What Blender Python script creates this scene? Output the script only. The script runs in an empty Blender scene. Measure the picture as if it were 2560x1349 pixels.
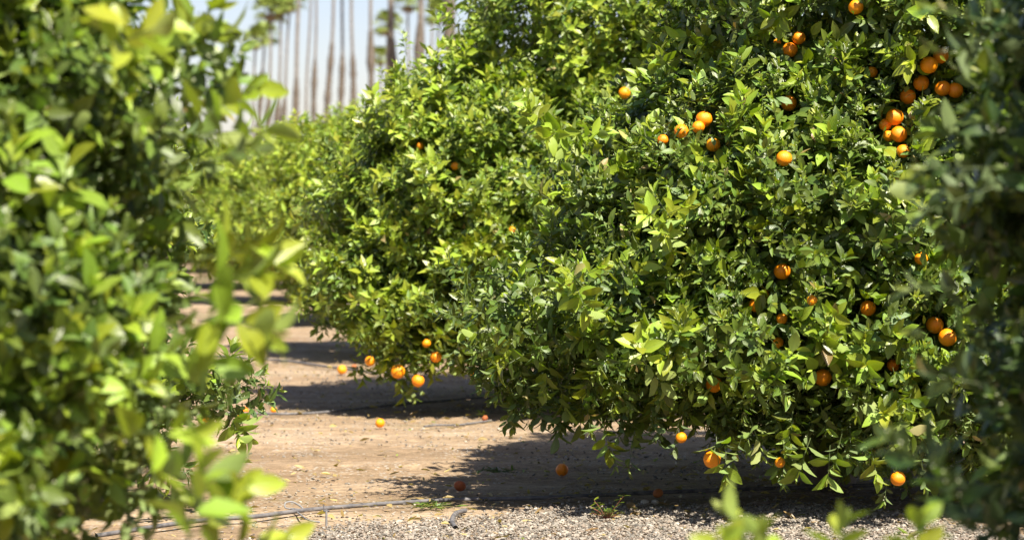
import bpy, math, random
import numpy as np
from math import radians, sin, cos, pi

# ------------------------------------------------------------------ camera, sky, sun, exposure
scene = bpy.context.scene
COL = scene.collection
CAM_H, PITCH, FPX = 1.36, math.atan(174.5 / 6044.0), 6044.0

cam_d = bpy.data.cameras.new("camera")
cam_d.sensor_width = 36.0
cam_d.lens = 85.0
cam_d.clip_start = 0.05
cam_d.clip_end = 5000
cam_d.dof.use_dof = True
cam_d.dof.focus_distance = 10.35
cam_d.dof.aperture_fstop = 3.3
cam = bpy.data.objects.new("camera", cam_d)
cam.location = (0, 0, CAM_H)
cam.rotation_euler = (radians(90) - PITCH, 0, 0)
COL.objects.link(cam)
scene.camera = cam

SUN_EL, SUN_BACK = radians(55), radians(62)
SUN = np.array([cos(SUN_EL) * cos(SUN_BACK), -cos(SUN_EL) * sin(SUN_BACK), sin(SUN_EL)])
world = bpy.data.worlds.new("World")
scene.world = world
world.use_nodes = True
wn = world.node_tree
bg = wn.nodes["Background"]
sky = wn.nodes.new("ShaderNodeTexSky")
sky.sky_type = 'NISHITA'
sky.sun_disc = False
sky.sun_elevation = SUN_EL
sky.sun_rotation = math.atan2(SUN[0], SUN[1])
sky.air_density = 1.0
sky.dust_density = 0.7
sky.ozone_density = 1.5
tint = wn.nodes.new("ShaderNodeMix"); tint.data_type = 'RGBA'; tint.blend_type = 'MULTIPLY'
tint.inputs[0].default_value = 1.0; tint.inputs[7].default_value = (0.98, 0.88, 0.95, 1)
wn.links.new(sky.outputs[0], tint.inputs[6]); wn.links.new(tint.outputs[2], bg.inputs[0])
bg.inputs[1].default_value = 0.070
sun_d = bpy.data.lights.new("sun", 'SUN')
sun_d.energy = 5.0
sun_d.angle = radians(0.53)
sun_d.color = (1.0, 0.94, 0.83)
sun_o = bpy.data.objects.new("sun", sun_d)
sun_o.rotation_euler = (pi / 2 - SUN_EL, 0, math.atan2(SUN[1], SUN[0]) + pi / 2)
COL.objects.link(sun_o)
scene.view_settings.view_transform = 'Standard'
scene.view_settings.look = 'None'
scene.view_settings.exposure = 1.2
scene.view_settings.gamma = 1.0
scene.cycles.max_bounces = 7
scene.cycles.diffuse_bounces = 3
scene.cycles.glossy_bounces = 2
scene.cycles.transmission_bounces = 4
scene.cycles.use_denoising = True

# ------------------------------------------------------------------ view geometry
FWD = np.array([0, cos(PITCH), -sin(PITCH)])
UPV = np.array([0, sin(PITCH), cos(PITCH)])
CAMP = np.array([0, 0, CAM_H])

def ray(px, py):
    return FWD + (px - 1280) / FPX * np.array([1., 0, 0]) + (674.5 - py) / FPX * UPV

def at(px, py, D):
    d = ray(px, py)
    return CAMP + d * (D / d[1])

def gp(px, py, z=0.0):
    d = ray(px, py)
    return CAMP + d * ((z - CAM_H) / d[2])

def project(P):
    q = P - CAMP
    d = q @ FWD
    return 1280 + FPX * q[:, 0] / d, 674.5 - FPX * (q @ UPV) / d, d

# ------------------------------------------------------------------ object helpers
def norm(a):
    return a / np.maximum(np.linalg.norm(a, axis=-1, keepdims=True), 1e-9)

def tag(o, label=None, cat=None, group=None, kind=None):
    if label: o['label'] = label
    if cat: o['category'] = cat
    if group: o['group'] = group
    if kind: o['kind'] = kind
    return o

def empty(name, loc, label, cat, group=None):
    o = bpy.data.objects.new(name, None)
    o.empty_display_size = 0.1
    o.location = tuple(loc)
    COL.objects.link(o)
    return tag(o, label, cat, group)

def mesh_arrays(name, V, F, data=None, uv=None, smooth=True):
    """V (n,3), F (m,k) all the same k; data (n,4) colour attribute; uv (n,2)."""
    me = bpy.data.meshes.new(name)
    n, m, k = len(V), len(F), F.shape[1]
    me.vertices.add(n)
    me.vertices.foreach_set("co", np.ascontiguousarray(V, dtype=np.float32).ravel())
    me.loops.add(m * k)
    me.loops.foreach_set("vertex_index", np.ascontiguousarray(F, dtype=np.int32).ravel())
    me.polygons.add(m)
    me.polygons.foreach_set("loop_start", np.arange(0, m * k, k, dtype=np.int32))
    me.polygons.foreach_set("use_smooth", np.full(m, smooth))
    me.update(calc_edges=True)
    if data is not None:
        a = me.attributes.new("leafdata", 'FLOAT_COLOR', 'POINT')
        a.data.foreach_set("color", np.ascontiguousarray(data, dtype=np.float32).ravel())
    if uv is not None:
        l = me.uv_layers.new(name="uv")
        l.data.foreach_set("uv", np.ascontiguousarray(uv[F.ravel()], dtype=np.float32).ravel())
    return me

def link(name, me, mat, parent=None, loc=None):
    o = bpy.data.objects.new(name, me)
    if mat and not me.materials: me.materials.append(mat)
    if parent: o.parent = parent
    if loc is not None: o.location = tuple(loc)
    COL.objects.link(o)
    return o

def tube_arrays(paths, sides=8):
    """paths: list of (pts (k,3), radii (k)). quads."""
    Vs, Fs, off = [], [], 0
    for pts, rad in paths:
        pts = np.asarray(pts, float); k = len(pts)
        rad = np.broadcast_to(np.asarray(rad, float), (k,))
        t = norm(np.gradient(pts, axis=0))
        ref = np.array([0.31, 0.17, 0.93]) if abs(t[0, 2]) < .8 else np.array([0.95, 0.2, 0.1])
        a = norm(np.cross(t, ref)); b = np.cross(t, a)
        th = np.linspace(0, 2 * pi, sides, endpoint=False)
        ring = pts[:, None] + rad[:, None, None] * (a[:, None] * np.cos(th)[None, :, None] + b[:, None] * np.sin(th)[None, :, None])
        Vs.append(ring.reshape(-1, 3))
        i = np.arange(k - 1)[:, None] * sides; j = np.arange(sides)[None]
        j2 = (j + 1) % sides
        Fs.append(np.stack([i + j, i + j2, i + sides + j2, i + sides + j], -1).reshape(-1, 4) + off)
        off += k * sides
    return np.concatenate(Vs), np.concatenate(Fs)

def tube_mesh(name, paths, sides=8):
    V, F = tube_arrays(paths, sides)
    return mesh_arrays(name, V, F)

def smooth_path(pts, n=24):
    pts = np.asarray(pts, float)
    P = np.vstack([2 * pts[0] - pts[1], pts, 2 * pts[-1] - pts[-2]])
    out = []
    m = len(pts) - 1
    for s in np.linspace(0, m, n):
        i = min(int(s), m - 1); u = s - i
        p0, p1, p2, p3 = P[i], P[i + 1], P[i + 2], P[i + 3]
        out.append(.5 * (2 * p1 + (p2 - p0) * u + (2 * p0 - 5 * p1 + 4 * p2 - p3) * u * u + (3 * p1 - p0 - 3 * p2 + p3) * u ** 3))
    return np.array(out)

def snoise(P, scale, seed):
    r = np.random.default_rng(seed)
    out = np.zeros(len(P))
    for k in range(4):
        d1 = norm(r.normal(size=(2, 3))); f = (0.7 + .25 * k) / scale * 2 * pi
        out += np.sin(P @ d1[0] * f + r.uniform(0, 6.28)) * np.sin(P @ d1[1] * f * .83 + r.uniform(0, 6.28))
    return out / 2.0

# ------------------------------------------------------------------ materials
def new_mat(name):
    m = bpy.data.materials.new(name); m.use_nodes = True
    nt = m.node_tree
    for n in list(nt.nodes): nt.nodes.remove(n)
    out = nt.nodes.new("ShaderNodeOutputMaterial")
    return m, nt, out

def N(nt, typ, **kw):
    n = nt.nodes.new(typ)
    for k, v in kw.items():
        if k.startswith('i_'):
            key = k[2:].replace('_', ' ')
            n.inputs[int(key) if key.isdigit() else key].default_value = v
        else: setattr(n, k, v)
    return n

def ramp(nt, stops, fac=None):
    r = nt.nodes.new("ShaderNodeValToRGB")
    e = r.color_ramp.elements
    while len(e) < len(stops): e.new(0.5)
    for el, (p, c) in zip(e, stops):
        el.position = p; el.color = (*c, 1) if len(c) == 3 else c
    if fac is not None: nt.links.new(fac, r.inputs[0])
    return r

def mixc(nt, fac, a, b, blend='MIX'):
    m = nt.nodes.new("ShaderNodeMix"); m.data_type = 'RGBA'; m.blend_type = blend
    for sock, v in ((m.inputs[0], fac), (m.inputs[6], a), (m.inputs[7], b)):
        if isinstance(v, (int, float)): sock.default_value = v
        elif isinstance(v, tuple): sock.default_value = (*v, 1)
        else: nt.links.new(v, sock)
    return m.outputs[2]

def math_n(nt, op, a, b=None, clamp=False):
    m = nt.nodes.new("ShaderNodeMath"); m.operation = op; m.use_clamp = clamp
    for s, v in ((m.inputs[0], a), (m.inputs[1], b)):
        if v is None: continue
        if isinstance(v, (int, float)): s.default_value = v
        else: nt.links.new(v, s)
    return m.outputs[0]

def leaf_material():
    m, nt, out = new_mat("citrus_leaf")
    L = nt.links
    at_ = N(nt, "ShaderNodeAttribute", attribute_name="leafdata")
    sep = N(nt, "ShaderNodeSeparateColor"); L.new(at_.outputs["Color"], sep.inputs[0])
    age, rnd, kind = sep.outputs[0], sep.outputs[1], sep.outputs[2]
    dry = at_.outputs["Alpha"]
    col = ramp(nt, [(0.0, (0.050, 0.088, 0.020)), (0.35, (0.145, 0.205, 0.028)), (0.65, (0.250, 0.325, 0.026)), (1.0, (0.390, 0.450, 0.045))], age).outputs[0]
    hsv = N(nt, "ShaderNodeHueSaturation")
    L.new(col, hsv.inputs["Color"])
    L.new(math_n(nt, 'ADD', math_n(nt, 'MULTIPLY', rnd, 0.05), 0.472), hsv.inputs["Hue"])
    L.new(math_n(nt, 'ADD', math_n(nt, 'MULTIPLY', rnd, 0.5), 0.78), hsv.inputs["Value"])
    col = hsv.outputs[0]
    tc = N(nt, "ShaderNodeTexCoord")
    nz = N(nt, "ShaderNodeTexNoise", i_Scale=55.0, i_Detail=2.0); L.new(tc.outputs["Object"], nz.inputs["Vector"])
    col = mixc(nt, math_n(nt, 'MULTIPLY', nz.outputs[0], 0.5), col, mixc(nt, 1.0, col, (0.62, 0.72, 0.55), 'MULTIPLY'))
    # midrib + side veins in the leaf's own uv
    uv = N(nt, "ShaderNodeUVMap"); sx = N(nt, "ShaderNodeSeparateXYZ"); L.new(uv.outputs[0], sx.inputs[0])
    au = math_n(nt, 'ABSOLUTE', math_n(nt, 'SUBTRACT', sx.outputs[0], 0.5))
    rib = math_n(nt, 'SUBTRACT', 1.0, math_n(nt, 'MULTIPLY', au, 22.0), True)
    col = mixc(nt, math_n(nt, 'MULTIPLY', rib, 0.5), col, (0.26, 0.34, 0.09))
    wv = math_n(nt, 'SINE', math_n(nt, 'MULTIPLY', math_n(nt, 'SUBTRACT', sx.outputs[1], math_n(nt, 'MULTIPLY', au, 0.55)), 60.0))
    col = mixc(nt, dry, col, ramp(nt, [(0, (0.20, 0.11, 0.05)), (.5, (0.36, 0.25, 0.10)), (1, (0.50, 0.38, 0.17))], rnd).outputs[0])
    # kind: 0 leaf, .5 green stem, 1 flower bud
    col = mixc(nt, math_n(nt, 'GREATER_THAN', kind, 0.25), col, mixc(nt, math_n(nt, 'GREATER_THAN', kind, 0.75), (0.13, 0.17, 0.05), (0.74, 0.74, 0.55)))
    geo = N(nt, "ShaderNodeNewGeometry")
    pale = mixc(nt, 0.42, col, (0.22, 0.28, 0.13))
    isleaf = math_n(nt, 'LESS_THAN', kind, 0.25)
    col2 = mixc(nt, math_n(nt, 'MULTIPLY', geo.outputs["Backfacing"], isleaf), col, pale)
    bump = N(nt, "ShaderNodeBump", i_Strength=0.25, i_Distance=0.002)
    L.new(math_n(nt, 'ADD', math_n(nt, 'MULTIPLY', wv, 0.35), math_n(nt, 'ADD', nz.outputs[0], math_n(nt, 'MULTIPLY', rib, -1.2))), bump.inputs["Height"])
    p = N(nt, "ShaderNodeBsdfPrincipled")
    L.new(col2, p.inputs["Base Color"])
    L.new(math_n(nt, 'ADD', math_n(nt, 'MULTIPLY', geo.outputs["Backfacing"], 0.28), math_n(nt, 'ADD', 0.30, math_n(nt, 'MULTIPLY', rnd, 0.2))), p.inputs["Roughness"])
    p.inputs["Specular IOR Level"].default_value = 0.55
    L.new(bump.outputs[0], p.inputs["Normal"])
    tr = N(nt, "ShaderNodeBsdfTranslucent")
    tcol = mixc(nt, 1.0, col, (1.5, 1.65, 0.4), 'MULTIPLY')
    L.new(tcol, tr.inputs[0])
    mx = N(nt, "ShaderNodeMixShader"); mx.inputs[0].default_value = 0.24
    L.new(p.outputs[0], mx.inputs[1]); L.new(tr.outputs[0], mx.inputs[2])
    L.new(mx.outputs[0], out.inputs[0])
    return m

def simple_mat(name, c1, c2, scale, rough=0.8, bump=0.3, bdist=0.01, stretch=(1, 1, 1), detail=6, spec=0.3):
    m, nt, out = new_mat(name); L = nt.links
    tc = N(nt, "ShaderNodeTexCoord"); mp = N(nt, "ShaderNodeMapping"); mp.inputs["Scale"].default_value = stretch
    L.new(tc.outputs["Object"], mp.inputs[0])
    nz = N(nt, "ShaderNodeTexNoise", i_Scale=scale, i_Detail=float(detail)); L.new(mp.outputs[0], nz.inputs["Vector"])
    c = ramp(nt, [(0.3, c1), (0.7, c2)], nz.outputs[0])
    p = N(nt, "ShaderNodeBsdfPrincipled", i_Roughness=rough); p.inputs["Specular IOR Level"].default_value = spec
    L.new(c.outputs[0], p.inputs["Base Color"])
    b = N(nt, "ShaderNodeBump", i_Strength=bump, i_Distance=bdist); L.new(nz.outputs[0], b.inputs["Height"]); L.new(b.outputs[0], p.inputs["Normal"])
    L.new(p.outputs[0], out.inputs[0])
    return m

def orange_material(name, base, dark, rough=0.42):
    m, nt, out = new_mat(name); L = nt.links
    tc = N(nt, "ShaderNodeTexCoord")
    info = N(nt, "ShaderNodeObjectInfo")
    n1 = N(nt, "ShaderNodeTexNoise", i_Scale=9.0, i_Detail=3.0); L.new(tc.outputs["Object"], n1.inputs["Vector"])
    c = mixc(nt, ramp(nt, [(0.45, (0, 0, 0)), (0.8, (1, 1, 1))], n1.outputs[0]).outputs[0], base, dark)
    hs = N(nt, "ShaderNodeHueSaturation"); L.new(c, hs.inputs["Color"])
    L.new(math_n(nt, 'ADD', math_n(nt, 'MULTIPLY', info.outputs["Random"], 0.016), 0.490), hs.inputs["Hue"])
    v = N(nt, "ShaderNodeTexVoronoi", i_Scale=420.0); L.new(tc.outputs["Object"], v.inputs["Vector"])
    b = N(nt, "ShaderNodeBump", i_Strength=0.35, i_Distance=0.0015); L.new(v.outputs[0], b.inputs["Height"])
    p = N(nt, "ShaderNodeBsdfPrincipled", i_Roughness=rough)
    L.new(hs.outputs[0], p.inputs["Base Color"]); L.new(b.outputs[0], p.inputs["Normal"])
    p.inputs["Subsurface Weight"].default_value = 0.08
    p.inputs["Subsurface Radius"].default_value = (0.01, 0.004, 0.001)
    L.new(p.outputs[0], out.inputs[0])
    return m

def ground_material():
    m, nt, out = new_mat("dry_soil"); L = nt.links
    tc = N(nt, "ShaderNodeTexCoord")
    P = tc.outputs["Object"]
    def noise(scale, detail=5.0, stretch=None, rough=0.6):
        src = P
        if stretch:
            mp = N(nt, "ShaderNodeMapping"); mp.inputs["Scale"].default_value = stretch; L.new(P, mp.inputs[0]); src = mp.outputs[0]
        n = N(nt, "ShaderNodeTexNoise", i_Scale=scale, i_Detail=detail, i_Roughness=rough); L.new(src, n.inputs["Vector"]); return n.outputs[0]
    big = noise(1.5, 6.0, (0.16, 1.0, 1.0))
    mid = noise(7.0, 8.0, (0.30, 1.0, 1.0), 0.7)
    fine = noise(60.0, 6.0)
    a = ramp(nt, [(0.36, (0.240, 0.165, 0.105)), (0.5, (0.380, 0.275, 0.185)), (0.62, (0.600, 0.475, 0.355))], big).outputs[0]
    b = ramp(nt, [(0.3, (0.30, 0.21, 0.14)), (0.55, (0.42, 0.32, 0.22)), (0.75, (0.58, 0.47, 0.35))], mid).outputs[0]
    c = mixc(nt, 0.5, a, b)
    m2 = noise(20.0, 9.0, (0.45, 1.0, 1.0), 0.8)
    c = mixc(nt, 1.0, c, ramp(nt, [(0.30, (0.50, 0.46, 0.42)), (0.45, (0.95, 0.95, 0.95)), (0.55, (1.15, 1.15, 1.15)), (0.66, (1.75, 1.72, 1.68))], m2).outputs[0], 'MULTIPLY')
    f = ramp(nt, [(0.25, (0.62, 0.60, 0.58)), (0.5, (1, 1, 1)), (0.75, (1.25, 1.22, 1.18))], fine).outputs[0]
    c = mixc(nt, 1.0, c, f, 'MULTIPLY')
    # pale crushed grit lying in the soil
    v = N(nt, "ShaderNodeTexVoronoi", i_Scale=34.0); L.new(P, v.inputs["Vector"])
    vm = math_n(nt, 'LESS_THAN', v.outputs["Distance"], 0.30)
    gm = math_n(nt, 'MULTIPLY', vm, math_n(nt, 'GREATER_THAN', noise(2.2, 3.0), 0.52))
    c = mixc(nt, math_n(nt, 'MULTIPLY', gm, 0.7), c, (0.62, 0.60, 0.57))
    # thin green film of moss where the drip line wets the soil
    ms = math_n(nt, 'MULTIPLY', ramp(nt, [(0.58, (0, 0, 0)), (0.70, (1, 1, 1))], noise(1.1, 5.0, (0.6, 1.3, 1))).outputs[0], 0.42)
    c = mixc(nt, ms, c, (0.17, 0.175, 0.06))
    c = mixc(nt, 1.0, c, (0.70, 0.67, 0.61), 'MULTIPLY')
    p = N(nt, "ShaderNodeBsdfPrincipled", i_Roughness=0.95); p.inputs["Specular IOR Level"].default_value = 0.15
    L.new(c, p.inputs["Base Color"])
    h = math_n(nt, 'ADD', math_n(nt, 'MULTIPLY', fine, 0.4), math_n(nt, 'ADD', math_n(nt, 'ADD', math_n(nt, 'MULTIPLY', m2, 0.8), mid), math_n(nt, 'MULTIPLY', gm, 0.3)))
    bp = N(nt, "ShaderNodeBump", i_Strength=0.7, i_Distance=0.02); L.new(h, bp.inputs["Height"]); L.new(bp.outputs[0], p.inputs["Normal"])
    L.new(p.outputs[0], out.inputs[0])
    return m

def stone_material():
    m, nt, out = new_mat("crushed_stone"); L = nt.links
    at_ = N(nt, "ShaderNodeAttribute", attribute_name="leafdata")
    sep = N(nt, "ShaderNodeSeparateColor"); L.new(at_.outputs["Color"], sep.inputs[0])
    c = ramp(nt, [(0, (0.07, 0.065, 0.06)), (0.3, (0.19, 0.18, 0.165)), (0.75, (0.28, 0.26, 0.235)), (1, (0.46, 0.43, 0.385))], sep.outputs[0]).outputs[0]
    c = mixc(nt, math_n(nt, 'MULTIPLY', sep.outputs[1], 0.45), c, (0.27, 0.18, 0.12))
    tc = N(nt, "ShaderNodeTexCoord"); nz = N(nt, "ShaderNodeTexNoise", i_Scale=120.0, i_Detail=4.0); L.new(tc.outputs["Object"], nz.inputs["Vector"])
    c = mixc(nt, 1.0, c, ramp(nt, [(0.3, (0.78, 0.75, 0.69)), (0.7, (1.22, 1.16, 1.05))], nz.outputs[0]).outputs[0], 'MULTIPLY')
    p = N(nt, "ShaderNodeBsdfPrincipled", i_Roughness=0.85); L.new(c, p.inputs["Base Color"])
    L.new(p.outputs[0], out.inputs[0])
    return m

M_LEAF = leaf_material()
M_BARK = simple_mat("citrus_bark", (0.10, 0.080, 0.060), (0.22, 0.185, 0.145), 14, 0.9, 0.7, 0.02, (1, 1, 0.35))
M_TWIG = simple_mat("dead_twig", (0.20, 0.15, 0.11), (0.36, 0.29, 0.22), 40, 0.9)
M_ORANGE = orange_material("orange_peel", (0.97, 0.33, 0.004), (0.94, 0.26, 0.003))
M_ROTTEN = orange_material("rotten_peel", (0.42, 0.12, 0.025), (0.16, 0.07, 0.045), 0.75)
M_CALYX = simple_mat("fruit_stalk", (0.08, 0.12, 0.03), (0.16, 0.2, 0.06), 60, 0.7)
M_SOIL = ground_material()
M_STONE = stone_material()
M_HOSE = simple_mat("dusty_black_hose", (0.07, 0.068, 0.072), (0.19, 0.175, 0.17), 30, 0.65, 0.15, 0.003)
M_TUBE = simple_mat("grey_tubing", (0.16, 0.155, 0.155), (0.28, 0.27, 0.26), 40, 0.5, 0.1, 0.002)
M_PALMT = simple_mat("palm_trunk", (0.11, 0.095, 0.08), (0.26, 0.225, 0.185), 2.2, 0.9, 0.5, 0.05, (1, 1, 2.5))
M_BOOT = simple_mat("palm_boots", (0.065, 0.053, 0.042), (0.19, 0.155, 0.118), 3.6, 0.95, 0.8, 0.08, (1.4, 1.4, 1.0))
M_FROND = simple_mat("palm_frond", (0.12, 0.17, 0.03), (0.28, 0.33, 0.06), 0.9, 0.6)
M_DEADF = simple_mat("dead_frond", (0.22, 0.15, 0.08), (0.40, 0.30, 0.18), 1.5, 0.9)

# ------------------------------------------------------------------ leaves and sprigs
def leaf_shape(L, W, hi, rng, curl=None, fold=None):
    if hi: t = np.array([0, .16, .42, .72, .92, 1.0]); w = np.array([.05, .62, 1.0, .74, .27, .02])
    else: t = np.array([0, .45, 1.0]); w = np.array([.12, 1.0, .06])
    curl = rng.uniform(.04, .34) if curl is None else curl
    fold = rng.uniform(.1, .55) if fold is None else fold
    k = len(t)
    x = t * L
    zc = -curl * L * t ** 2
    wav = rng.uniform(-.08, .08, (k, 2)) * L * (.6 if hi else 0)
    side = rng.uniform(-.1, .1)
    V = np.zeros((k, 3, 3))
    for j, s in enumerate((-1, 0, 1)):
        V[:, j, 0] = x
        V[:, j, 1] = s * w * W / 2 + side * L * t ** 2
        V[:, j, 2] = zc + abs(s) * fold * w * W / 2
    V[:, 0, 2] += wav[:, 0] * w; V[:, 2, 2] += wav[:, 1] * w
    uv = np.zeros((k, 3, 2)); uv[:, :, 0] = [0, .5, 1]; uv[:, :, 1] = t[:, None]
    F = []
    for i in range(k - 1):
        for j in range(2):
            a = i * 3 + j
            F.append((a, a + 3, a + 4, a + 1))
    return V.reshape(-1, 3), np.array(F), uv.reshape(-1, 2)

class Acc:
    def __init__(s): s.V, s.F, s.U, s.A, s.I, s.n, s.li = [], [], [], [], [], 0, 0
    def add(s, V, F, uv, age, kind, R=None, o=None):
        if R is not None: V = V @ R.T
        if o is not None: V = V + o
        s.V.append(V); s.F.append(F + s.n); s.U.append(uv)
        s.A.append(np.tile([age, kind], (len(V), 1))); s.I.append(np.full(len(V), s.li)); s.n += len(V); s.li += 1
    def done(s):
        return dict(V=np.concatenate(s.V), F=np.concatenate(s.F), U=np.concatenate(s.U), A=np.concatenate(s.A), I=np.concatenate(s.I), nl=s.li)

def basis(d, nrm, roll=0.0):
    d = norm(d); n = norm(nrm - d * (nrm @ d)); y = np.cross(n, d)
    if roll: n, y = n * cos(roll) + y * sin(roll), y * cos(roll) - n * sin(roll)
    return np.stack([d, y, n], 1)

def prism(p0, p1, r):
    d = norm(p1 - p0); a = norm(np.cross(d, [.3, .9, .2])); b = np.cross(d, a)
    ring = [a * cos(t) + b * sin(t) for t in (0, 2.1, 4.2)]
    V = np.array([p0 + r * q for q in ring] + [p1 + .6 * r * q for q in ring])
    F = np.array([(i, (i + 1) % 3, 3 + (i + 1) % 3, 3 + i) for i in range(3)])
    return V, F, np.zeros((6, 2)) + .3

def bud(p, r):
    V = p + r * np.array([(1, 0, 0), (0, 1, 0), (-1, 0, 0), (0, -1, 0), (0, 0, 1.5), (0, 0, -1.2)])
    F = np.array([(0, 1, 4, 4), (1, 2, 4, 4), (2, 3, 4, 4), (3, 0, 4, 4), (1, 0, 5, 5), (2, 1, 5, 5), (3, 2, 5, 5), (0, 3, 5, 5)])
    # quads only: fold pairs of triangles
    F = np.array([(0, 1, 4, 3), (2, 3, 4, 1), (1, 0, 5, 2), (3, 2, 5, 0)])
    return V, F, np.zeros((6, 2)) + .3

def sprig(kind, rng, hi):
    a = Acc(); z = np.array([0, 0, 1.])
    if kind == 'norm': Ls, nl, Lr, age0, wr = rng.uniform(.085, .14), rng.integers(8, 12), (.042, .080), 0.0, (.42, .52)
    elif kind == 'big': Ls, nl, Lr, age0, wr = rng.uniform(.09, .145), rng.integers(7, 10), (.076, .112), .42, (.46, .56)
    else: Ls, nl, Lr, age0, wr = rng.uniform(.07, .11), rng.integers(9, 13), (.026, .052), .30, (.24, .36)
    bend = rng.normal(size=3) * .12 * Ls; bend[2] = 0
    az = rng.uniform(0, 6.28)
    V, F, U = prism(np.zeros(3) - z * .03, z * Ls + bend, .0016 if kind != 'big' else .0022); a.add(V, F, U, .3, .5)
    for i in range(nl):
        f = (i + .4) / nl
        az += 2.4 + rng.normal() * .25
        el = radians(78 - 48 * f + rng.normal() * 9)
        d = np.array([cos(az) * sin(el), sin(az) * sin(el), cos(el)])
        L = rng.uniform(*Lr) * (1 - .18 * f)
        V, F, U = leaf_shape(L, L * rng.uniform(*wr), hi, rng)
        o = z * Ls * f + bend * f * f + d * .006
        a.add(V, F, U, age0 + .12 * f + rng.uniform(-.05, .08), 0., basis(d, z, rng.normal() * .38), o)
    for i in range(rng.integers(2, 5)):   # fresh tip leaves
        az += 2.1; el = radians(rng.uniform(8, 38)); d = np.array([cos(az) * sin(el), sin(az) * sin(el), cos(el)])
        L = rng.uniform(.022, .042) * (1.3 if kind == 'big' else 1)
        V, F, U = leaf_shape(L, L * rng.uniform(.26, .38), hi, rng)
        a.add(V, F, U, age0 + rng.uniform(.35, .6), 0., basis(d, z, rng.normal() * .4), z * Ls + bend)
    if hi and kind != 'big':
        for i in range(rng.integers(2, 7)):
            p = z * Ls * rng.uniform(.75, 1.25) + bend + rng.normal(size=3) * .009
            V, F, U = bud(p, rng.uniform(.0016, .0031)); a.add(V, F, U, .8, 1. if rng.random() < .6 else .5)
    return a.done()

_tr = np.random.default_rng(11)
SPR = {}
for hi in (True, False):
    SPR[hi] = dict(norm=[sprig('norm', _tr, hi) for _ in range(9)], big=[sprig('big', _tr, hi) for _ in range(4)], fine=[sprig('fine', _tr, hi) for _ in range(3)])

class Foliage:
    """collects instanced sprigs as plain arrays (world coordinates)"""
    def __init__(s, hi, seed):
        s.hi, s.rng, s.parts = hi, np.random.default_rng(seed), []
    def place(s, kind, pos, axis, scale, age, dry=.006):
        rng = s.rng
        pos, axis = np.atleast_2d(pos), norm(np.atleast_2d(axis)); n = len(pos)
        if n == 0: return
        scale = np.broadcast_to(scale, (n,)); age = np.broadcast_to(age, (n,))
        var = rng.integers(0, len(SPR[s.hi][kind]), n)
        for k, T in enumerate(SPR[s.hi][kind]):
            m = var == k; q = m.sum()
            if not q: continue
            ax, p, sc, ag = axis[m], pos[m], scale[m], age[m]
            r = norm(np.cross(ax, norm(rng.normal(size=(q, 3))))); b = np.cross(ax, r)
            R = np.stack([r, b, ax], 2)                    # columns
            V = np.einsum('nij,vj->nvi', R, T['V']) * sc[:, None, None] + p[:, None]
            nl = T['nl']; rn = rng.random((q, nl)); dr = (rng.random((q, nl)) < dry) * rng.uniform(.6, 1, (q, nl))
            D = np.zeros((q, len(T['V']), 4), np.float32)
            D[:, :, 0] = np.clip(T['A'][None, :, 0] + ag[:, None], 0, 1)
            D[:, :, 1] = rn[:, T['I']]; D[:, :, 2] = T['A'][None, :, 1]; D[:, :, 3] = dr[:, T['I']] * (T['A'][None, :, 1] < .25)
            s.parts.append(dict(V=V, D=D, T=T))
    def centres(s):
        C, W = [], []
        for i, p in enumerate(s.parts):
            T = p['T']; nl = T['nl']; c = np.zeros((len(p['V']), nl, 3)); cnt = np.bincount(T['I'], minlength=nl)
            for l in range(nl): c[:, l] = p['V'][:, T['I'] == l].mean(1)
            p['C'] = c; p.setdefault('keep', np.ones(c.shape[:2], bool))
            C.append(c.reshape(-1, 3))
        return np.concatenate(C)
    def clear(s, fn):
        """fn(centres (k,3)) -> bool mask of leaves to drop"""
        for p in s.parts:
            if 'C' not in p: continue
            c = p['C'].reshape(-1, 3); p['keep'] &= ~fn(c).reshape(p['keep'].shape)
    def mesh(s, name, origin):
        Vs, Fs, Ds, Us, off = [], [], [], [], 0
        for p in s.parts:
            T = p['T']; q, nv = p['V'].shape[:2]
            F = T['F'][None] + (np.arange(q) * nv)[:, None, None]
            if 'keep' in p:
                fl = T['I'][T['F'][:, 0]]; kf = p['keep'][:, fl]
                kv = p['keep'][:, T['I']].reshape(-1)
                new = np.cumsum(kv) - 1
                F = new[F[kf]]; V = p['V'].reshape(-1, 3)[kv]; D = p['D'].reshape(-1, 4)[kv]; U = np.tile(T['U'], (q, 1))[kv]
            else:
                F = F.reshape(-1, 4); V = p['V'].reshape(-1, 3); D = p['D'].reshape(-1, 4); U = np.tile(T['U'], (q, 1))
            Vs.append(V); Fs.append(F + off); Ds.append(D); Us.append(U); off += len(V)
        return mesh_arrays(name, np.concatenate(Vs) - np.asarray(origin), np.concatenate(Fs), np.concatenate(Ds), np.concatenate(Us))

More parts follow.
